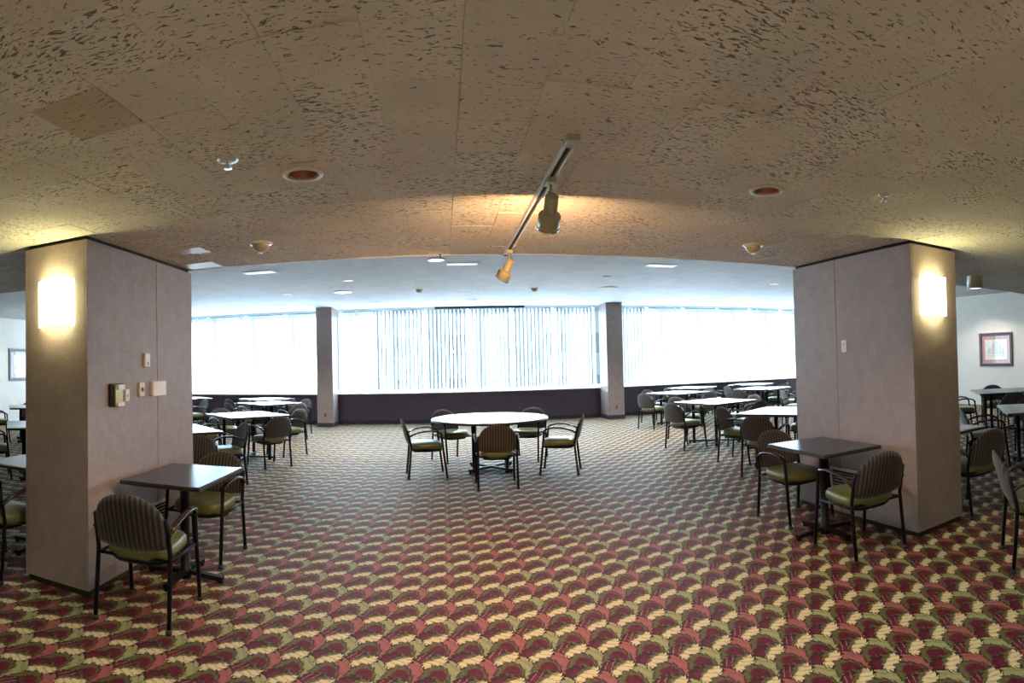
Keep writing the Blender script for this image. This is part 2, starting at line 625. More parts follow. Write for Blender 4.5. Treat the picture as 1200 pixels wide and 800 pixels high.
# windows, blinds
BAYS = [(-10.75, -3.37), (-2.90, 4.43), (4.90, 12.25)]
WTXT = ['left window bay', 'middle window bay', 'right window bay']
for bi, (bx0, bx1) in enumerate(BAYS):
    w = thing('window_%d' % (bi + 1), 'wide aluminium framed window, ' + WTXT[bi], 'window', ((bx0 + bx1) / 2, YW + .5, SILL), kind='structure')
    L = (bx1 - bx0) / 2
    ht = 3.28 - SILL
    MB().box(-L - .25, L + .25, -.04, .04, 0, .06).box(-L - .25, L + .25, -.04, .04, ht - .06, ht).obj('frame', 'aluminium', w)
    nm = 6
    for k in range(nm + 1):
        xx = -L + 2 * L * k / nm
        MB().box(xx - .03, xx + .03, -.05, .05, .06, ht - .06).obj('mullion', 'aluminium', w)
    for k in range(nm):
        xx = -L + 2 * L * k / nm
        MB().box(xx + .03, xx + 2 * L / nm - .03, -.004, .004, .06, ht - .06).obj('pane', 'window_glass', w)
    # vertical blind
    b = thing('vertical_blind', ['closed white vertical blind in the left window bay', 'half open white vertical blind in the middle window bay', 'white vertical blind in the right window bay, closed but for its left end'][bi], 'blind', ((bx0 + bx1) / 2, YW + .14, SILL))
    top = 3.165 - SILL
    MB().box(-L, L, -.03, .03, top, top + .045).obj('headrail', 'aluminium', b)
    if bi == 1:
        MB().box(-0.95, 1.55, -.06, -.031, top - .01, top + .05).obj('dark_valance', 'slot', b)
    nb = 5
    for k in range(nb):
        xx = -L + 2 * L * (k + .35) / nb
        MB().box(xx - .035, xx + .035, -.05, -.031, top - .06, top + .02).box(xx - .012, xx + .012, -.05, -.031, top - .15, top - .06).obj('bracket_and_shadow', 'aluminium', b)  # bracket with a small stub standing in for its shadow
    sp = 0.11
    ns = int(2 * L / sp)
    sm = None
    slat = MB()
    W = 0.127
    hgt = top - 0.03
    cols = 4
    vs_ = []
    for z in (0.025, hgt):
        for k in range(cols + 1):
            t = k / cols * 2 - 1
            vs_.append((t * W / 2, 0.008 * (1 - t * t), z))
    slat.add(vs_, [(k, k + 1, cols + 2 + k, cols + 1 + k) for k in range(cols)], True)
    sm = slat.mesh('slat', 'blind_vinyl')
    for k in range(ns):
        xx = -L + sp * (k + .6)
        opened = bi == 1 or (bi == 2 and k < 9)
        ang = (R(48) if opened else R(14)) + random.uniform(-.06, .06)
        if bi == 1:
            ang = R(78 - 26 * k / ns) + R(4) * sin(k * .9) + random.uniform(-.08, .08)
            if k < 9: ang = R(24) + random.uniform(-.05, .05)
        if bi == 0 and k in (44, 45, 57): ang = R(40)
        put('slat', sm, b, (xx, 0, 0), ang)

def sconce(cx, y, rz, label):
    # wall lamp: curved opal glass on a small back plate
    sc = thing('wall_sconce', label, 'wall lamp', (cx, y, 2.06), rz, 'opal wall lamps')
    MB().box(-.150, .150, -.030, 0, -.150, .150).obj('back_plate', 'white_metal', sc)
    sh = MB()
    n = 14
    hw, hh2, dep = .165, .166, .105
    pts = []
    for k in range(n + 1):
        t = k / n * 2 - 1
        pts.append((t * hw, -.010 - (dep - .010) * (1 - abs(t) ** 2.6)))
    vs2 = [(x, y, z) for z in (-hh2, hh2) for x, y in pts] + [(x, y + .006, z) for z in (-hh2, hh2) for x, y in pts]
    q = n + 1
    fs = [(k, k + 1, q + k + 1, q + k) for k in range(n)] + [(2 * q + k + 1, 2 * q + k, 3 * q + k, 3 * q + k + 1) for k in range(n)]
    fs += [(k + 1, k, 2 * q + k, 2 * q + k + 1) for k in range(n)] + [(q + k, q + k + 1, 3 * q + k + 1, 3 * q + k) for k in range(n)]
    fs += [(0, q, 3 * q, 2 * q), (q - 1, 3 * q - 1, 4 * q - 1, 2 * q - 1)]
    sh.add(vs2, fs, True)
    sh.obj('glass_shade', 'sconce_glass', sc)
    for zz in (.05, -.05):
        MB().tube([(0, -.02, zz * 2.4), (0, -.10, zz * 2.4)], .006, 6).obj('fixing_pin', 'bronze_cap', sc)
    # the lamp inside throws light out of the open top and bottom
    for zz, up in ((.10, 1), (-.10, -1)):
        ld = bpy.data.lights.new('sconce_light', 'AREA')
        ld.shape = 'RECTANGLE'; ld.size = .24; ld.size_y = .04
        ld.energy = 0.9 if up > 0 else 0.35
        ld.color = (1.0, 0.90, 0.40)
        lo = put('sconce_light', ld, sc, (0, -.068, zz + (.04 if up > 0 else 0)))
        lo.rotation_euler = (pi if up > 0 else 0, 0, 0)


# near pillars
for side, (x0, x1), words in ((-1, LP, 'left'), (1, RP, 'right')):
    inner = x1 if side < 0 else x0
    outer = x0 if side < 0 else x1
    pl = thing('pillar', 'wide panel clad pillar on the %s with a lit wall lamp' % words, 'pillar', ((x0 + x1) / 2, (PY0 + PY1) / 2, 0), kind='structure')
    hx, hy = (x1 - x0) / 2, (PY1 - PY0) / 2
    e = 0.022
    MB().box(-hx + e, hx - e, -hy + e, hy - e, 0.0, 2.535).obj('core', 'reveal', pl)
    MB().box(-hx + e - .004, hx - e + .004, -hy + e - .004, hy - e + .004, 0, 0.05).obj('carpet_base', 'carpet_edge', pl)
    zb, zt = 0.045, H1 - 0.030
    sgn = 1 if side < 0 else -1
    ys = 4.135 - (PY0 + PY1) / 2
    xi = hx * sgn
    for (ya, yb, nm) in ((-hy, ys - .003, 'panel'), (ys + .003, hy, 'panel')):
        rbox(MB(), min(xi, xi - sgn * e), max(xi, xi - sgn * e), ya, yb, zb, zt, .002).obj(nm, 'pillar_panel', pl)
    xo = -xi
    rbox(MB(), min(xo, xo + sgn * e), max(xo, xo + sgn * e), -hy, hy, zb, zt, .002).obj('panel', 'pillar_panel', pl)
    rbox(MB(), -hx + e, hx - e, -hy, -hy + e, zb, zt, .002).obj('panel', 'pillar_panel', pl)
    rbox(MB(), -hx + e, hx - e, hy - e, hy, zb, zt, .002).obj('panel', 'pillar_panel', pl)

    # return air grille on the inner face
    g = thing('wall_grille', 'white framed louvred grille low on the %s pillar behind the small table' % words, 'grille', (inner, 3.99, 0.31))
    f = 0.025
    W2, Hh = .29, .165
    xa, xb = (0, .014) if side < 0 else (-.014, 0)
    fr = MB()
    fr.box(xa, xb, -W2, W2, Hh - f, Hh).box(xa, xb, -W2, W2, -Hh, -Hh + f).box(xa, xb, -W2, -W2 + f, -Hh + f, Hh - f).box(xa, xb, W2 - f, W2, -Hh + f, Hh - f)
    fr.obj('frame', 'white_metal', g)
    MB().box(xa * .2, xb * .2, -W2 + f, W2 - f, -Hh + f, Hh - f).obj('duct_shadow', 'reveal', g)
    lv = MB().add([(0, -W2 + f, -.010), (0, W2 - f, -.010), (.013 * sgn, W2 - f, .004), (.013 * sgn, -W2 + f, .004),
                   (0, -W2 + f, -.007), (0, W2 - f, -.007), (.013 * sgn, W2 - f, .007), (.013 * sgn, -W2 + f, .007)],
                  [(0, 1, 2, 3), (7, 6, 5, 4), (0, 4, 5, 1), (2, 6, 7, 3), (1, 5, 6, 2), (0, 3, 7, 4)]).mesh('louvre', 'aluminium')
    for k in range(10):
        put('louvre', lv, g, (0, 0, -Hh + f + .014 + k * .027))

    sconce(-2.595 if side < 0 else 3.80, PY0, 0, 'glowing curved opal wall lamp on the %s pillar' % words)

for x, w in ((-6.0, 'leftmost'), (-1.6, 'second from left'), (2.8, 'second from right'), (7.2, 'rightmost')):  # unseen wall lamps, added to brighten the front ceiling
    sconce(x, YB, pi, 'unseen added opal lamp on the wall behind the viewer, ' + w)

# far pillars
for x0, x1, words in ((-3.36, -2.925, 'left'), (4.4426, 4.9104, 'right')):
    cx, hx = (x0 + x1) / 2, (x1 - x0) / 2
    pl = thing('pillar', 'slim brown pillar between the windows, %s one' % words, 'pillar', (cx, 15.03, 0), kind='structure')
    rbox(MB(), -hx, hx, -.405, .33, .10, H2, .004).obj('shaft', 'pillar_panel', pl)
    rbox(MB(), -hx - .012, hx + .012, -.417, .33, 0, .11, .004).obj('cove_base', 'rubber_base', pl)
    ot = thing('power_outlet', 'small wall socket low on the %s window pillar' % words, 'socket', (cx + .0, 15.03 - .405, .325))
    rbox(MB(), -.035, .035, -.008, 0, -.057, .057, .002).obj('cover_plate', 'bronze_cap', ot)
    for zz in (-.022, .022):
        rbox(MB(), -.018, .018, -.011, -.004, zz - .015, zz + .015, .002).obj('receptacle', 'black_plastic', ot)

# ------------------------------------------------------------------ chairs
def arc_pts(f, n): return [f(k / (n - 1)) for k in range(n)]


def chair_meshes():
    C = {}
    # cushion: superellipse plan, domed top, waterfall front
    mb = MB()
    nx = 20
    prof = [(0.62, 0.378), (0.85, 0.388), (0.97, 0.412), (1.0, 0.44), (0.985, 0.468), (0.92, 0.487), (0.70, 0.498), (0.35, 0.503), (0.0, 0.503)]
    def plan(t, k):
        c, s_ = cos(t), sin(t)
        e = 2 / 3.6
        x = abs(c) ** e * (1 if c >= 0 else -1) * .232
        y = abs(s_) ** e * (1 if s_ >= 0 else -1) * .245
        return x * k, y * k - 0.005
    n = 28
    for k, z in prof:
        for a in range(n):
            x, y = plan(2 * pi * a / n, k)
            dz = -0.014 * max(0, (y - .10) / .14) ** 2 if z > .43 else 0
            mb.v.append((x, y, z + dz))
    for i in range(len(prof) - 1):
        for a in range(n):
            b = (a + 1) % n
            mb.f.append((i * n + a, i * n + b, (i + 1) * n + b, (i + 1) * n + a)); mb.s.append(True)
    mb.f.append(tuple(range(n))[::-1]); mb.s.append(False)
    C['seat'] = mb.mesh('seat', 'green_vinyl')
    # seat pan under the cushion
    mb = MB()
    for k, z in ((.60, .358), (.80, .364), (.90, .388), (.5, .389)):
        for a in range(n):
            x, y = plan(2 * pi * a / n, k)
            mb.v.append((x, y, z))
    for i in range(3):
        for a in range(n):
            b = (a + 1) % n
            mb.f.append((i * n + a, i * n + b, (i + 1) * n + b, (i + 1) * n + a)); mb.s.append(True)
    mb.f.append(tuple(range(n))[::-1]); mb.s.append(False)
    mb.f.append(tuple(3 * n + a for a in range(n))); mb.s.append(False)
    mb.tube([(-.252, -.225, .415), (.252, -.225, .415)], .011, 8)
    mb.tube([(-.258, .19, .398), (.258, .19, .398)], .011, 8)
    mb.tube([(-.252, -.225, .415), (-.258, .19, .398)], .011, 8)
    mb.tube([(.252, -.225, .415), (.258, .19, .398)], .011, 8)
    C['seat_frame'] = mb.mesh('seat_frame', 'black_steel')
    # D-shaped upholstered back, curved round the sitter and leaning back
    mb = MB()
    nu, nv = 18, 9
    HW = .247
    def outline(t):          # t in -1..1 across: top and bottom z
        zb = .492 - .022 * (1 - t * t)
        zt = .63 + .195 * sqrt(max(0, 1 - abs(t) ** 2.3))
        return zb, zt
    def surf(t, z):
        lean = -.235 - (z - .48) * .26
        return lean - .032 * (1 - t * t)
    front, back = [], []
    for j in range(nv + 1):
        for i in range(nu + 1):
            t = i / nu * 2 - 1
            t = sin(t * pi / 2)
            zb, zt = outline(t)
            s_ = j / nv
            z = zb + (zt - zb) * s_
            # cushion thickness swells away from the rim
            rim = min(1, 4.0 * (1 - abs(t)), 5 * s_ + .0, 5 * (1 - s_))
            th = .006 + .017 * sqrt(max(0, rim))
            y = surf(t, z)
            front.append((t * HW, y + th, z))
            back.append((t * HW, y - th, z))
    q = nu + 1
    off = len(front)
    fs = []
    for j in range(nv):
        for i in range(nu):
            a, b, c, d = j * q + i, j * q + i + 1, (j + 1) * q + i + 1, (j + 1) * q + i
            fs.append((d, c, b, a)); fs.append((off + a, off + b, off + c, off + d))
    for i in range(nu):
        fs.append((i, i + 1, off + i + 1, off + i))
        a = nv * q + i
        fs.append((off + a, off + a + 1, a + 1, a))
    for j in range(nv):
        a, b = j * q, (j + 1) * q
        fs.append((a, off + a, off + b, b))
        a, b = j * q + nu, (j + 1) * q + nu
        fs.append((b, off + b, off + a, a))
    mb.add(front + back, fs, True)
    C['backrest'] = mb.mesh('backrest', 'striped_fabric')
    # legs and arms
    for s_, nm in ((-1, 'l'), (1, 'r')):
        C['rear' + nm] = MB().tube([(s_ * .258, -.275, .012), (s_ * .256, -.245, .30), (s_ * .254, -.232, .45), (s_ * .254, -.262, .60), (s_ * .246, -.285, .68)], .0155, 10).mesh('leg', 'black_steel')
        C['front' + nm] = MB().tube([(s_ * .266, .262, .012), (s_ * .262, .215, .40), (s_ * .262, .195, .585), (s_ * .264, .185, .612)], .0155, 10).mesh('leg', 'black_steel')
        C['arm' + nm] = MB().tube([(s_ * .262, .205, .596), (s_ * .268, .19, .622), (s_ * .278, .14, .652), (s_ * .284, .05, .668), (s_ * .284, -.05, .664), (s_ * .279, -.14, .646), (s_ * .268, -.21, .618), (s_ * .256, -.262, .585)], .02, 10, flat=(.023, .0135)).mesh('armrest', 'arm_gloss')
        for rf, yy in (('rear', -.275), ('front', .262)):
            xx = .258 if rf == 'rear' else .266
            C['glide' + rf + nm] = MB().lathe([(.016, 0.0), (.021, .006), (.021, .02), (.014, .034)], 10, org=(s_ * xx, yy if rf == 'rear' else yy, 0)).mesh('glide', 'black_plastic')
    return C


CM = chair_meshes()


def chair(x, y, fx, fy, label, group=None):
    """facing direction (fx, fy)"""
    t = thing('armchair', label, 'chair', (x, y, 0), atan2(-fx, fy), group)
    t.scale = (.97, 1, 1)
    put('seat', CM['seat'], t)
    put('seat_frame', CM['seat_frame'], t)
    put('backrest', CM['backrest'], t)
    for s_ in 'lr':
        put('armrest', CM['arm' + s_], t)
        for rf in ('rear', 'front'):
            lg = put('leg', CM[rf + s_], t)
            put('glide', CM['glide' + rf + s_], lg)
    return t


# ------------------------------------------------------------------ tables
HT = 0.78


def small_table(cx, cy, label, group=None, mat='dark_laminate', wx=.64, wy=.83, loc_base=(0, 0)):
    t = thing('pedestal_table', label, 'table', (cx, cy, 0), 0, group)
    rbox(MB(), -wx / 2 + .003, wx / 2 - .003, -wy / 2 + .003, wy / 2 - .003, HT - .010, HT, .003).obj('tabletop', mat, t)
    rbox(MB(), -wx / 2, wx / 2, -wy / 2, wy / 2, HT - .032, HT - .008, .004).obj('edge_band', 'table_edge', t)
    b = MB().lathe([(.045, .0), (.045, .07), (.036, .075), (.036, HT - .05), (.11, HT - .045), (.11, HT - .032)], 20)
    b.obj('column', 'black_steel', t)
    for k in range(4):
        a = k * pi / 2
        d = (cos(a), sin(a))
        mb = MB()
        p0, p1 = (d[0] * .04, d[1] * .04, .05), (d[0] * .31, d[1] * .31, .032)
        mb.bar(p0, p1, .045, .03)
        mb.lathe([(.02, 0), (.024, .006), (.024, .018)], 10, org=(d[0] * .29, d[1] * .29, 0))
        mb.obj('foot', 'black_steel', t)
    return t


def quad_base(t, rot, a=.40):
    for k in range(4):
        an = rot + k * pi / 2
        dx, dy = cos(an), sin(an)
        MB().lathe([(.035, 0.0), (.035, .02), (.03, .024), (.03, HT - .045), (.06, HT - .04), (.06, HT - .034)], 14, org=(dx * a, dy * a, 0)).obj('column', 'black_steel', t)
    for k in range(2):
        an = rot + k * pi / 2
        dx, dy = cos(an), sin(an)
        z = .045 + k * .0
        mb = MB()
        if k == 0:
            mb.bar((-dx * (a + .1), -dy * (a + .1), z), (dx * (a + .1), dy * (a + .1), z), .05, .03)
        else:
            mb.bar((-dx * (a + .1), -dy * (a + .1), z), (-dx * .026, -dy * .026, z), .05, .03)
            mb.bar((dx * .026, dy * .026, z), (dx * (a + .1), dy * (a + .1), z), .05, .03)
        for s_ in (-1, 1):
            mb.lathe([(.02, 0), (.022, .01), (.022, .032)], 10, org=(s_ * dx * (a + .08), s_ * dy * (a + .08), 0))
        mb.obj('cross_foot', 'black_steel', t)


SIDE = 1.12


def square_table(cx, cy, rot, label, group=None):
    """rot: rotation of the corners away from the +x/+y axes"""
    t = thing('square_table', label, 'table', (cx, cy, 0), rot + pi / 4, group)
    h = SIDE / 2
    rbox(MB(), -h + .003, h - .003, -h + .003, h - .003, HT - .010, HT, .003).obj('tabletop', 'pale_laminate', t)
    rbox(MB(), -h, h, -h, h, HT - .036, HT - .008, .004).obj('edge_band', 'table_edge', t)
    quad_base(t, pi / 4, .42)
    return t


# near small tables with two chairs each
small_table(-1.92, 3.83, 'small dark topped table against inner face of the left pillar', 'small tables against the pillars')
chair(-1.87, 3.20, -.10, 1, 'nearest armchair with striped back, by the left pillar table', 'chairs at the pillar tables')
chair(-1.99, 4.36, -.03, -1, 'armchair facing the viewer across the left pillar table', 'chairs at the pillar tables')
small_table(3.10, 3.86, 'small dark topped table against inner face of the right pillar', 'small tables against the pillars')
chair(3.05, 3.36, .07, 1, 'armchair seen from behind at the right pillar table', 'chairs at the pillar tables')
chair(3.18, 4.42, .03, -1, 'armchair facing the viewer across the right pillar table', 'chairs at the pillar tables')
small_table(-3.32, 3.78, 'pale table on outer side of the left pillar, at photo edge', 'small tables against the pillars', 'pale_laminate')
chair(-3.20, 3.20, .02, 1, 'armchair cut by the left photo edge, beside the left pillar', 'chairs at the pillar tables')
small_table(4.54, 3.75, 'pale table on outer side of the right pillar', 'small tables against the pillars', 'pale_laminate')
chair(4.47, 3.30, .12, 1, 'armchair half hidden by the right pillar, seen from behind', 'chairs at the pillar tables')
chair(4.54, 4.42, 0, -1, 'armchair on far side of the pale table beyond right pillar', 'chairs at the pillar tables')
chair(3.68, 2.03, .66, -.75, 'armchair seen sideways at the right photo edge', 'chairs at the pillar tables')

# round table in the middle
rt = thing('round_table', 'large round table with a glossy pale top in the middle', 'table', (.69, 8.40, 0))
MB().lathe([(.86, HT - .012), (.872, HT - .006), (.868, HT), (0, HT)], 64, smooth=False).obj('tabletop', 'pale_laminate', rt)
MB().lathe([(.84, HT - .036), (.88, HT - .034), (.88, HT - .010), (.84, HT - .008)], 64).obj('edge_band', 'table_edge', rt)
quad_base(rt, R(40), .34)
for x, y, fx, fy, w in ((.67, 7.26, .02, 1, 'with its back to the viewer'), (-.26, 8.06, .99, .12, 'on the left, seen from the side'),
                        (1.66, 7.94, -.95, .30, 'on the right, seen from the side'), (.14, 9.32, .50, -.87, 'behind on the left'),
                        (1.38, 9.20, -.45, -.89, 'behind on the right')):
    chair(x, y, fx, fy, 'striped armchair at the round table, ' + w, 'chairs around the round table')

# square tables, each with chairs on its four sides
NL, NR, FL, FR = 0, 1, 2, 3
TABLES = [
    (-3.42, 9.28, 2, 'second square table beyond the left pillar', (0, 1, 2, 3), .80),
    (-4.03, 12.50, 8, 'third square table beyond the left pillar', (0, 1, 2, 3), .80),
    (-3.56, 6.67, 0, 'square table half hidden by the left pillar', (0, 1, 2, 3), .80),
    (4.92, 9.30, -28, 'second square table beyond the right pillar', (0, 1, 2, 3), .80),
    (5.58, 12.50, -24, 'third square table beyond the right pillar', (0, 1, 2, 3), .80),
    (7.85, 12.20, -18, 'outer square table towards the right window', (0, 1, 2, 3), .80),
    (4.75, 6.75, -12, 'square table half hidden by the right pillar', (0, 1, 2, 3), .80),
    (-4.68, 14.30, 5, 'square table under the left window nearest its pillar', (0, 1), .80),
    (-7.05, 14.30, 0, 'outermost square table under the left window', (0, 1), .80),
    (-6.62, 12.10, 0, 'outer square table towards the left window', (0, 1, 2, 3), .80),
    (6.85, 14.42, -10, 'square table under the right window nearest its pillar', (0, 1), .80),
    (8.85, 14.42, -5, 'outer square table under the right window', (0, 1), .80),
    (7.95, 9.55, -5, 'square table peeking past the right pillar edge', (0, 2, 3), .80),
    (-5.50, 6.35, 0, 'near square table left of the left pillar', (0, 2, 3), .80),
    (-8.45, 9.40, 0, 'far square table left of the left pillar', (0, 1, 2, 3), .80),
    (6.72, 3.66, -5, 'near square table right of the right pillar', (2, 3), .80),
    (9.30, 5.95, 0, 'far square table right of the right pillar', (0, 1, 2, 3), .80),
]
SIDES = ['near left', 'near right', 'far left', 'far right']
for cx, cy, rot, words, who, dist in TABLES:
    square_table(cx, cy, R(rot), words[0].lower() + words[1:] + ', pale glossy top', 'square dining tables')
    for k in who:
        an = R(rot) + {0: R(225), 1: R(315), 2: R(135), 3: R(45)}[k]
        j = random.uniform(-.04, .04)
        ja = random.uniform(-.10, .10)
        dx, dy = cos(an), sin(an)
        fx, fy = -cos(an + ja), -sin(an + ja)
        chair(cx + dx * (dist + j), cy + dy * (dist + j), fx, fy, 'armchair at %s side of the %s' % (SIDES[k], words), 'chairs around the square tables')

# ------------------------------------------------------------------ ceiling fixtures
def can_light(x, y, z, label, r=.10, deep=True, lit='bulb_dim', group='recessed copper ceiling lights', energy=0, tint=(1.0, .955, .88)):
    t = thing('recessed_light', label, 'ceiling light', (x, y, z), 0, group)
    MB().lathe([(r * .78, -.001), (r * .82, -.012), (r, -.008), (r * 1.02, 0), (r * .80, .001)], 32, caps=False).obj('trim_ring', 'white_metal', t)
    if deep:
        MB().lathe([(r * .79, -.006), (r * .74, .03), (r * .60, .085), (r * .36, .12), (0, .125)], 32, caps=False).obj('reflector', 'copper', t)
        MB().lathe([(0, .045), (.022, .052), (.030, .075), (.024, .10), (.014, .118)], 16, caps=False).obj('bulb', lit, t)
    else:
        MB().lathe([(0, -.004), (r * .5, -.005), (r * .79, -.007)], 24, caps=False).obj('reflector', 'copper', t)
    if energy:
        ld = bpy.data.lights.new('downlight', 'SPOT')
        ld.energy = energy; ld.color = tint; ld.spot_size = R(130); ld.spot_blend = .6; ld.shadow_soft_size = .05
        put('downlight', ld, t, (0, 0, -.012))
    return t


can_light(-.66, 2.645, H1, 'copper lined recessed light in the front ceiling, left of the track', energy=42)
can_light(1.78, 2.66, H1, 'copper lined recessed light in the front ceiling, right of the track', energy=42)
# unseen recessed lights added over the viewer's side to light the room
for k, (x, y) in enumerate(((-.66, -.6), (1.78, -.6), (-4.2, -.6), (5.2, -.6), (-.66, -3.2), (1.78, -3.2), (-4.2, -3.2), (5.2, -3.2))):
    can_light(x, y, H1 - .002, 'unseen added recessed light behind the viewer, %s of the %s row' % (('second from left', 'second from right', 'leftmost', 'rightmost')[k % 4], ('nearer', 'farther')[k // 4]), deep=False, energy=95, group='added unseen lights behind the viewer')


def sprinkler(x, y, z, label, r=.05):
    t = thing('fire_sprinkler', label, 'sprinkler', (x, y, z), 0, 'ceiling sprinklers')
    MB().lathe([(0, -.012), (r * .5, -.012), (r, -.002), (r, .001)], 24, caps=False).obj('escutcheon', 'aluminium', t)
    mb = MB().lathe([(.008, -.012), (.008, -.03), (.016, -.034), (.020, -.04), (.0, -.041)], 12, caps=False)
    mb.tube([(-.014, 0, -.012), (-.016, 0, -.028), (-.006, 0, -.036)], .003, 6).tube([(.014, 0, -.012), (.016, 0, -.028), (.006, 0, -.036)], .003, 6)
    mb.obj('deflector', 'chrome', t)


sprinkler(-.94, 2.35, H1, 'chrome fire sprinkler in the front ceiling, on the left')
sprinkler(2.42, 2.35, H1, 'chrome fire sprinkler in the front ceiling, on the right', .035)


def scoop(x, y, z, label, r=.085, lit=0):
    t = thing('scoop_light', label, 'ceiling light', (x, y, z), 0, 'ceiling scoop lights')
    MB().lathe([(r * .7, -.014), (r * 1.18, -.010), (r * 1.25, 0), (0, .001)], 32, caps=False).obj('flange', 'white_metal', t)
    mb = MB()
    prof = [(r * .92 * cos(a), -.010 - r * .85 * sin(a)) for a in [k / 8 * pi / 2 for k in range(9)]]
    mb.lathe(prof, 28, caps=False)
    mb.obj('half_dome', 'beige_metal', t)
    MB().lathe([(r * .25, -.010 - r * .80), (r * .25, -.014 - r * .86), (0, -.014 - r * .86)], 16, caps=False).obj('lens', 'bulb_dim' if lit else 'white_metal', t)


scoop(-1.34, 4.01, H1, 'white domed light near the ceiling edge, left', .072)
scoop(2.53, 4.02, H1, 'white domed light near the ceiling edge, right', .072)
scoop(-.465, 11.77, H2, 'domed light glowing on the rear ceiling, left', lit=1)
scoop(2.01, 11.9, H2, 'domed light on the rear ceiling, right', lit=1)
for x, y in ((-1.73, 10.28), (-3.32, 11.74), (.78, 11.69), (3.14, 10.17), (4.91, 11.81), (7.04, 10.31)):
    w = {-1.73: 'nearer one left of centre', -3.32: 'leftmost', .78: 'nearest the centre', 3.14: 'nearer one right of centre', 4.91: 'further one right of centre', 7.04: 'rightmost'}[x]
    can_light(x, y, H2, 'copper recessed light in the rear ceiling, ' + w, deep=False, energy=260, tint=(.92, .96, 1.0))


def disc(x, y, z, r, label, mat='white_metal'):
    t = thing('ceiling_disc_light', label, 'ceiling light', (x, y, z), 0, 'round flush ceiling lights')
    MB().lathe([(r * .9, -.02), (r, -.014), (r * 1.03, 0), (r * .8, .001)], 32, caps=False).obj('rim', 'white_metal', t)
    MB().lathe([(0, -.024), (r * .6, -.023), (r * .9, -.018)], 32, caps=False).obj('diffuser', mat, t)


disc(-.065, 8.5, H2, .13, 'white round flush light near the rear ceiling front edge', 'disc_white')
disc(-2.09, 11.75, H2, .20, 'white round flush light on the rear ceiling, left', 'disc_white')
disc(3.63, 11.7, H2, .20, 'grey round flush light on the rear ceiling, right')
for x, y, w, h, lab in ((.35, 8.9, .50, .22, 'pale access panel in the rear ceiling near the track'), (-2.99, 8.85, .52, .24, 'pale access panel in the rear ceiling, left'), (3.70, 8.83, .52, .24, 'pale access panel in the rear ceiling, right'),
                        (8.89, 14.33, .6, .2, 'pale access panel near the right window')):
    t = thing('access_panel', lab, 'panel', (x, y, H2), 0, 'rear ceiling panels')
    rbox(MB(), -w / 2, w / 2, -h / 2, h / 2, -.012, 0, .003).obj('cover', 'white_paint', t)
    MB().box(-w / 2 + .03, w / 2 - .03, -h / 2 + .03, h / 2 - .03, -.0145, -.012).obj('inset', 'white_metal', t)
for x, lab in ((-5.2, 'left window'), (-1.7, 'left end of middle window'), (.75, 'middle window'), (6.8, 'right window')):
    t = thing('slot_diffuser', 'narrow air slot in the rear ceiling near the ' + lab, 'air vent', (x, 13.9, H2), 0, 'ceiling air slots')
    MB().box(-.17, .17, -.10, -.05, -.012, 0).box(-.17, .17, .05, .10, -.012, 0).box(-.17, -.14, -.05, .05, -.012, 0).box(.14, .17, -.05, .05, -.012, 0).obj('frame', 'white_metal', t)
    MB().box(-.14, .14, -.05, .05, -.006, 0).obj('slot', 'slot', t)
can_light(-10.6, 11.4, H2, 'warm recessed light by the left wall', deep=False, energy=55)
can_light(12.2, 8.75, H2, 'warm recessed light by the right wall', deep=False, energy=110)
# patches on the front ceiling by the left pillar
t = thing('ceiling_patch', 'pale patched square of ceiling near the left pillar top', 'patch', (-1.93, 4.02, H1))
rbox(MB(), -.12, .12, -.10, .10, -.006, 0, .002).obj('patch_board', 'white_metal', t)
t = thing('ceiling_patch', 'second pale patch at the ceiling edge by the left pillar', 'patch', (-2.12, 4.62, H1))
rbox(MB(), -.16, .16, -.13, .13, -.006, 0, .002).obj('patch_board', 'white_metal', t)
# surface cylinder light at the right
t = thing('cylinder_light', 'beige cylinder downlight under the ceiling beyond the right pillar', 'ceiling light', (5.86, 4.12, H1))
MB().lathe([(.10, 0), (.10, -.155), (.092, -.16), (.088, -.15)], 32, caps=False).obj('housing', 'beige_metal', t)
MB().lathe([(0, -.152), (.089, -.152)], 32, caps=False).obj('lens', 'disc_white', t)
# hook
t = thing('ceiling_hook', 'tiny dark hook at the ceiling edge left of the track', 'hook', (.0, 4.78, H1))
MB().tube([(0, 0, 0), (0, 0, -.03), (.015, 0, -.04), (.02, 0, -.03)], .004, 6).obj('wire', 'black_steel', t)
MB().lathe([(.012, 0), (.012, -.004), (0, -.005)], 10, caps=False).obj('plate', 'black_steel', t)

# track with two heads
TXX = .565
tr = thing('track_rail', 'white ceiling track rail running towards the windows', 'track light', (TXX, 3.55, H1))
MB().box(-.022, -.013, -1.22, 1.22, -.026, 0).box(.013, .022, -1.22, 1.22, -.026, 0).obj('rail', 'white_metal', tr)
MB().box(-.013, .013, -1.22, 1.22, -.008, 0).obj('conductor_slot', 'slot', tr)
rbox(MB(), -.03, .03, -1.30, -1.22, -.034, 0, .004).obj('live_end', 'beige_metal', tr)
rbox(MB(), -.024, .024, 1.22, 1.25, -.028, 0, .004).obj('end_cap', 'white_metal', tr)


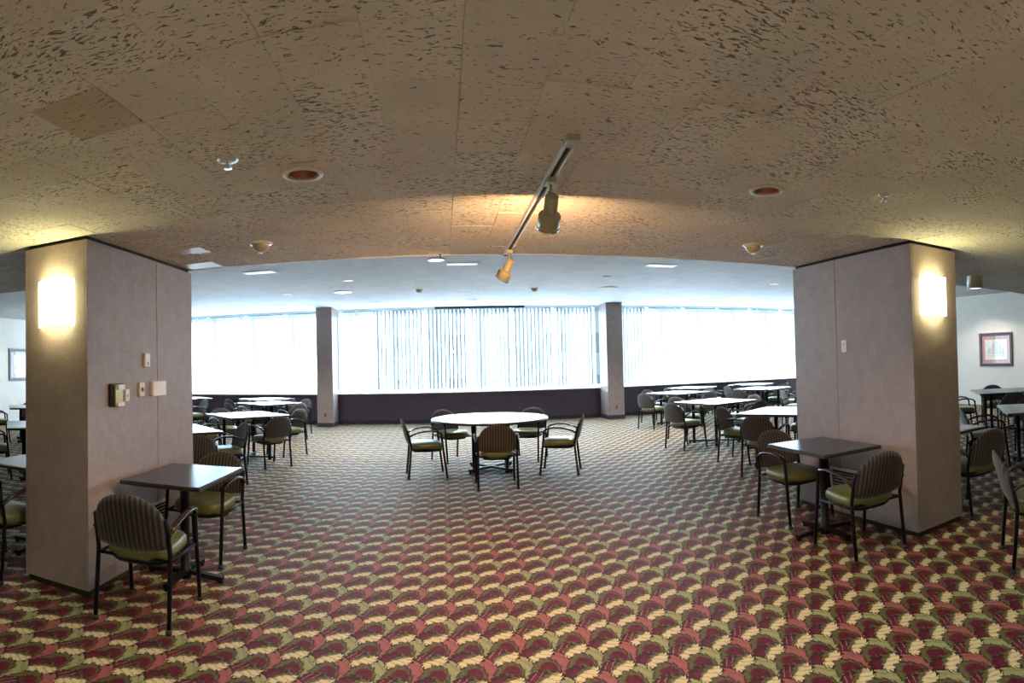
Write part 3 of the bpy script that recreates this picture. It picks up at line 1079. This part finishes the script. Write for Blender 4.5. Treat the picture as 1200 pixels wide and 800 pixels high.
def track_head(y, axis, label, energy, drop=.10):
    t = thing('track_spotlight', label, 'spotlight', (TXX, y, H1 - .026), 0, 'track spotlights')
    rbox(MB(), -.026, .026, -.045, .045, -.028, 0, .004).obj('adapter', 'beige_metal', t)
    MB().tube([(0, 0, -.026), (0, 0, -drop)], .008, 10).obj('stem', 'beige_metal', t)
    ax = Vector(axis).normalized()
    og = Vector((0, 0, -drop - .02)) - ax * .03
    MB().lathe([(0, -.012), (.028, -.012), (.035, -.004), (.036, .085), (.038, .09)], 28, axis=ax, org=og, caps=False).obj('rear_body', 'beige_metal', t)
    MB().lathe([(.038, .09), (.056, .10), (.060, .108), (.060, .17), (.057, .172), (.055, .168), (.053, .115)], 32, axis=ax, org=og, caps=False).obj('front_body', 'beige_metal', t)
    MB().lathe([(.0585, .170), (.0625, .171), (.0625, .178), (.056, .178)], 32, axis=ax, org=og, caps=False).obj('trim_ring', 'chrome', t)
    MB().lathe([(0, .150), (.035, .155), (.053, .165)], 28, axis=ax, org=og, caps=False).obj('lamp_face', 'bulb_warm', t)
    ld = bpy.data.lights.new('spot_lamp', 'AREA')
    ld.shape = 'DISK'; ld.size = .10; ld.energy = energy; ld.color = (1.0, .58, .27); ld.spread = pi
    lo = put('spot_lamp', ld, t, tuple(og + ax * .179))
    lo.rotation_mode = 'QUATERNION'
    lo.rotation_quaternion = Vector((0, 0, -1)).rotation_difference(ax)


track_head(2.76, (0.02, .74, -.68), 'nearer beige track spotlight hanging from the rail', 26)
track_head(4.52, (-.42, .35, -.84), 'further beige track spotlight at the end of the rail', 12, .09)

# ------------------------------------------------------------------ wall plates on the pillars
def face_item(name, label, cat, side, yc, zc, group=None):
    x = LP[1] if side < 0 else RP[0]
    return thing(name, label, cat, (x, yc, zc), 0 if side < 0 else pi, group)


t = face_item('thermostat_box', 'black and beige thermostat box on the left pillar', 'thermostat', -1, 3.47, 1.39)
rbox(MB(), 0, .030, -.075, .095, -.085, .085, .004).obj('back_box', 'black_plastic', t)
rbox(MB(), .030, .052, -.055, .055, -.080, .075, .004).obj('cover', 'bronze_cap', t)
rbox(MB(), .052, .062, -.035, .06, .038, .078, .002).obj('label_strip', 'white_paint', t)
rbox(MB(), .052, .060, -.035, .06, -.082, -.055, .002).obj('lower_strip', 'plate_beige', t)
rbox(MB(), .030, .066, .062, .12, -.05, .04, .003).obj('dial_box', 'white_paint', t)
MB().lathe([(.012, 0), (.012, .006), (0, .008)], 14, axis=(1, 0, 0), org=(.066, .09, -.005), caps=False).obj('dial', 'ink_grey', t)
for yc, zc, lab, nm in ((3.94, 1.655, 'small beige sensor plate, upper one on the left pillar', 'sensor_plate'), (3.85, 1.42, 'narrow white switch plate beside the thermostat on left pillar', 'switch_plate')):
    t = face_item(nm, lab, 'wall plate', -1, yc, zc)
    rbox(MB(), 0, .022, -.04, .04, -.056, .056, .003).obj('plate', 'plate_beige', t)
    if nm == 'sensor_plate':
        rbox(MB(), .022, .026, -.012, .012, -.04, -.012, .002).obj('sensor_window', 'bronze_cap', t)
    else:
        MB().lathe([(.018, 0), (.016, .010), (0, .013)], 16, axis=(1, 0, 0), org=(.022, 0, 0), caps=False).obj('knob', 'copper', t)
t = face_item('blank_plate', 'square white blank cover plate on the left pillar', 'wall plate', -1, 4.125, 1.42)
rbox(MB(), 0, .03, -.115, .115, -.062, .062, .004).obj('plate', 'white_paint', t)
for yy in (-.09, .09):
    MB().lathe([(.005, 0), (.005, .002), (0, .003)], 8, axis=(1, 0, 0), org=(.03, yy, 0), caps=False).obj('screw', 'chrome', t)
t = face_item('switch_plate', 'small white switch plate on the right pillar', 'wall plate', 1, 4.015, 1.655)
rbox(MB(), 0, .012, -.036, .036, -.058, .058, .003).obj('plate', 'white_paint', t)
rbox(MB(), .012, .018, -.014, .014, .0, .035, .002).obj('switch', 'plate_beige', t)
rbox(MB(), .012, .016, -.012, .012, -.035, -.012, .002).obj('lower_switch', 'white_metal', t)

# ------------------------------------------------------------------ pictures on the side walls
def picture(x, y0, y1, z0, z1, nrm, label, mat):
    cy, cz = (y0 + y1) / 2, (z0 + z1) / 2
    t = thing('framed_print', label, 'picture', (x, cy, cz), 0 if nrm > 0 else pi, 'framed prints on the side walls')
    a, b = (y1 - y0) / 2, (z1 - z0) / 2
    f = .085
    mb = MB()
    rbox(mb, 0, .04, -a, a, b - f, b, .006); rbox(mb, 0, .04, -a, a, -b, -b + f, .006)
    rbox(mb, 0, .038, -a, -a + f, -b + f, b - f, .006); rbox(mb, 0, .038, a - f, a, -b + f, b - f, .006)
    mb.obj('frame', 'mahogany', t)
    MB().box(.002, .012, -a + f, a - f, -b + f, b - f).obj('mount', mat, t)
    pr = MB().box(.012, .014, -a + .19, a - .19, -b + .19, b - .19).obj('print', 'paper', t)
    ink = MB()
    for yy, w, h in ((-.22, .10, .16), (-.10, .09, .27), (.02, .12, .34), (.14, .08, .24), (.24, .09, .14)):
        ink.box(.014, .0155, yy - w / 2, yy + w / 2, -.14, -.14 + h)
        ink.add([(.014, yy - w / 2, -.14 + h), (.014, yy + w / 2, -.14 + h), (.014, yy, -.08 + h), (.0155, yy - w / 2, -.14 + h), (.0155, yy + w / 2, -.14 + h), (.0155, yy, -.08 + h)], [(2, 1, 0), (3, 4, 5), (0, 1, 4, 3), (1, 2, 5, 4), (2, 0, 3, 5)])
    ink.box(.014, .0155, -.32, .32, -.19, -.165)
    ink.obj('drawn_buildings', 'ink_grey', pr)
    for z0_ in (b - .16, -b + .09):
        for k in range(4):
            MB().box(.012, .0135, -.30 + k * .16, -.20 + k * .16, z0_, z0_ + .06).obj('mount_motif', 'ink_rose', t)
    MB().box(.020, .022, -a + f, a - f, -b + f, b - f).obj('glazing', 'picture_glass', t)


picture(XR, 8.19, 9.32, 1.12, 2.08, -1, 'framed print with rose mount on the right wall', 'mat_board')
picture(XL, 12.29, 13.42, 1.28, 2.27, 1, 'framed print with pale mount on the left wall', 'mat_board_pale')

# ------------------------------------------------------------------ outside
tag(MB().box(-150, 150, YW + .7, 150, -6.2, -6.0).obj('ground', 'ground'), 'ground outside the windows', 'ground', kind='structure')
for x0, x1, y, h, lab in ((-26, 24, 46, 21, 'grey block of offices across the street, seen through the middle blind'), (27, 70, 52, 15, 'lower grey block across the street on the right'), (-80, -29, 52, 16, 'lower grey block across the street on the left')):
    t = thing('office_building', lab, 'building', ((x0 + x1) / 2, y, -6))
    L = (x1 - x0) / 2
    MB().box(-L, L, 0, 12, 0, h).obj('wall', 'facade', t)
    wm = MB().box(-.9, .9, -.06, .02, 0, 1.7).mesh('window', 'facade_glass')
    nxw = int(2 * L / 4)
    for r_ in range(int(h / 3.6)):
        for c_ in range(nxw):
            put('window', wm, t, (-L + (c_ + .5) * 2 * L / nxw, 0, 1.2 + r_ * 3.6))
    MB().box(-L - .2, L + .2, -.2, 12.2, h, h + .4).obj('parapet', 'ground', t)
